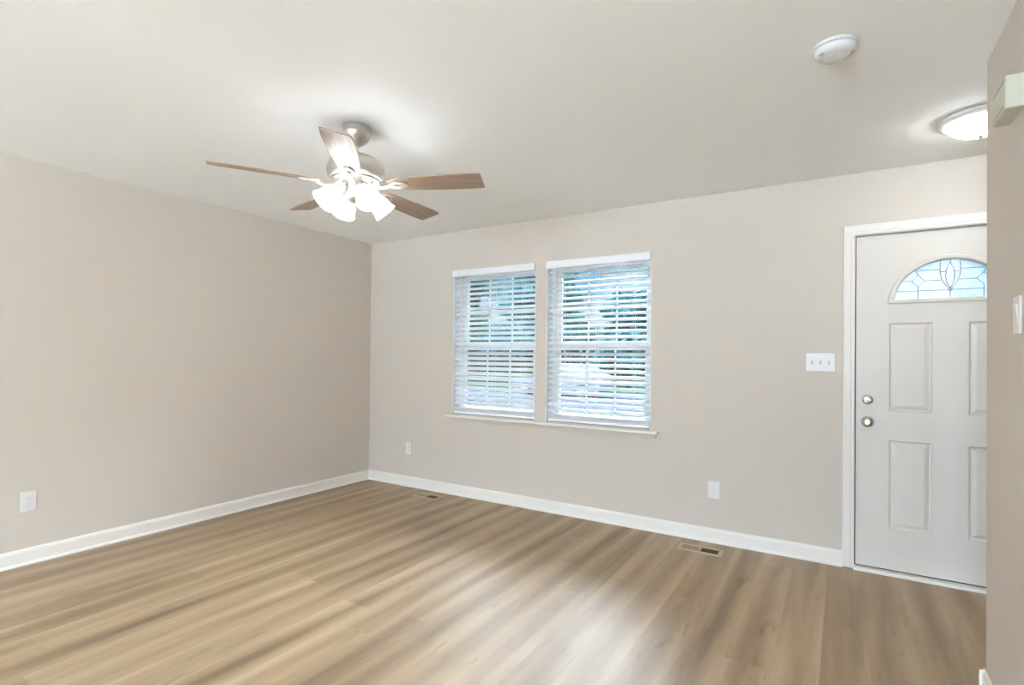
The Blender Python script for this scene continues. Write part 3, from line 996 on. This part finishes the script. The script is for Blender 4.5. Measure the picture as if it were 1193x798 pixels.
make_tree(-19.4, 24.5, 9.0, 2.8, M_leafb, 'green leafy tree seen through the left part of the left window blind')
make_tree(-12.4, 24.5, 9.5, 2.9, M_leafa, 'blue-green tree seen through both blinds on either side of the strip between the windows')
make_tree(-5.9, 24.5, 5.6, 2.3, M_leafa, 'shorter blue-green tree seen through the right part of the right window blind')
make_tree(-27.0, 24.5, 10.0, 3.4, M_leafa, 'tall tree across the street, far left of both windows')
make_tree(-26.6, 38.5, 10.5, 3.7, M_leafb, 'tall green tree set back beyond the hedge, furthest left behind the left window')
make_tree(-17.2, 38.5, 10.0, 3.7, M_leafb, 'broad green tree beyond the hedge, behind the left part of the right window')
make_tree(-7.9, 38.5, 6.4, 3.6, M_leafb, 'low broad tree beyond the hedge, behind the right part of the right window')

hd = thing('hedge', 'long dark hedge across the street behind the trees', 'hedge', (-12.0, 31.0, GZ))
bm = bmesh.new()
for k in range(26): leaves(bm, (-24 + 1.9 * k, random.uniform(-.3, .3), 1.2), (1.6, 1.0, 1.55 + random.uniform(-.2, .2)), 330, 0.17)
link('foliage', bm, M_hedge, hd)
for k in range(26):
    bm = bmesh.new(); tube(bm, [(-24 + 1.9 * k, 0, -0.03), (-24 + 1.9 * k, 0.1, 1.8)], 0.05, 6)
    link('stem', bm, M_bark, hd)

# parked car on the far side of the street (faces left)
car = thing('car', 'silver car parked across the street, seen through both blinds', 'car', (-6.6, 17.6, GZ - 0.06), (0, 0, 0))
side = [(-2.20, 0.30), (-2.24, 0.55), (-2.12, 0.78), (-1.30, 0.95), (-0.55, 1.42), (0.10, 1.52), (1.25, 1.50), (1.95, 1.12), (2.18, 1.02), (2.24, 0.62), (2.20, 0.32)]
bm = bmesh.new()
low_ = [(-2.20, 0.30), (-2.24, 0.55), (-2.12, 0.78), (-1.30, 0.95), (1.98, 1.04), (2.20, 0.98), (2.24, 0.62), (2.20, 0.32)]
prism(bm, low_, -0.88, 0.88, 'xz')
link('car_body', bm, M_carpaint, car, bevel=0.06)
bm = bmesh.new()
cab = [(-1.30, 0.94), (-0.55, 1.42), (0.10, 1.52), (1.25, 1.50), (1.95, 1.02)]
A = [bm.verts.new((x, -0.84 + (z - 0.94) * 0.32, z)) for x, z in cab]; B = [bm.verts.new((x, 0.84 - (z - 0.94) * 0.32, z)) for x, z in cab]
bm.faces.new(A); bm.faces.new(B[::-1])
for i in range(len(cab)):
    j = (i + 1) % len(cab); bm.faces.new((A[i], B[i], B[j], A[j]))
link('cabin', bm, M_carpaint, car, bevel=0.04)
for s in (-1, 1):
    for pts in ([(-0.98, 1.02), (-0.50, 1.36), (0.10, 1.44), (0.10, 1.02)], [(0.18, 1.02), (0.18, 1.44), (1.15, 1.42), (1.60, 1.06)]):
        bm = bmesh.new()
        vs = [bm.verts.new((x, s * (0.852 - (z - 0.94) * 0.32), z)) for x, z in pts]
        v2 = [bm.verts.new((x, s * (0.84 - (z - 0.94) * 0.32), z)) for x, z in pts]
        bm.faces.new(vs); bm.faces.new(v2[::-1])
        for i in range(4): bm.faces.new((vs[i], vs[(i + 1) % 4], v2[(i + 1) % 4], v2[i]))
        link('side_window', bm, M_carglass, car)
for x in (-1.38, 1.38):
    for s in (-1, 1):
        bm = bmesh.new(); lathe(bm, [(0.20, -0.10), (0.31, -0.10), (0.33, -0.07), (0.33, 0.07), (0.31, 0.10), (0.20, 0.10)], 28, TR(x, s * 0.80, 0.33) @ RX(90))
        wh = link('wheel', bm, M_tyre, car, smooth=True)
        bm = bmesh.new(); lathe(bm, [(0.20, -0.105), (0.17, -0.112), (0.05, -0.108), (0.0, -0.108)], 20, TR(x, s * 0.80, 0.33) @ RX(90 * s)); link('hubcap', bm, M_rim, wh, smooth=True)
bm = bmesh.new(); box(bm, 2.17, 2.262, -0.86, -0.58, 0.72, 0.92); link('tail_lamp', bm, M_tail, car, bevel=0.02)
bm = bmesh.new(); box(bm, 2.17, 2.262, 0.58, 0.86, 0.72, 0.92); link('tail_lamp', bm, M_tail, car, bevel=0.02)
bm = bmesh.new(); box(bm, -2.20, -2.06, -0.84, -0.50, 0.62, 0.76); link('head_lamp', bm, M_headlamp, car, bevel=0.02)
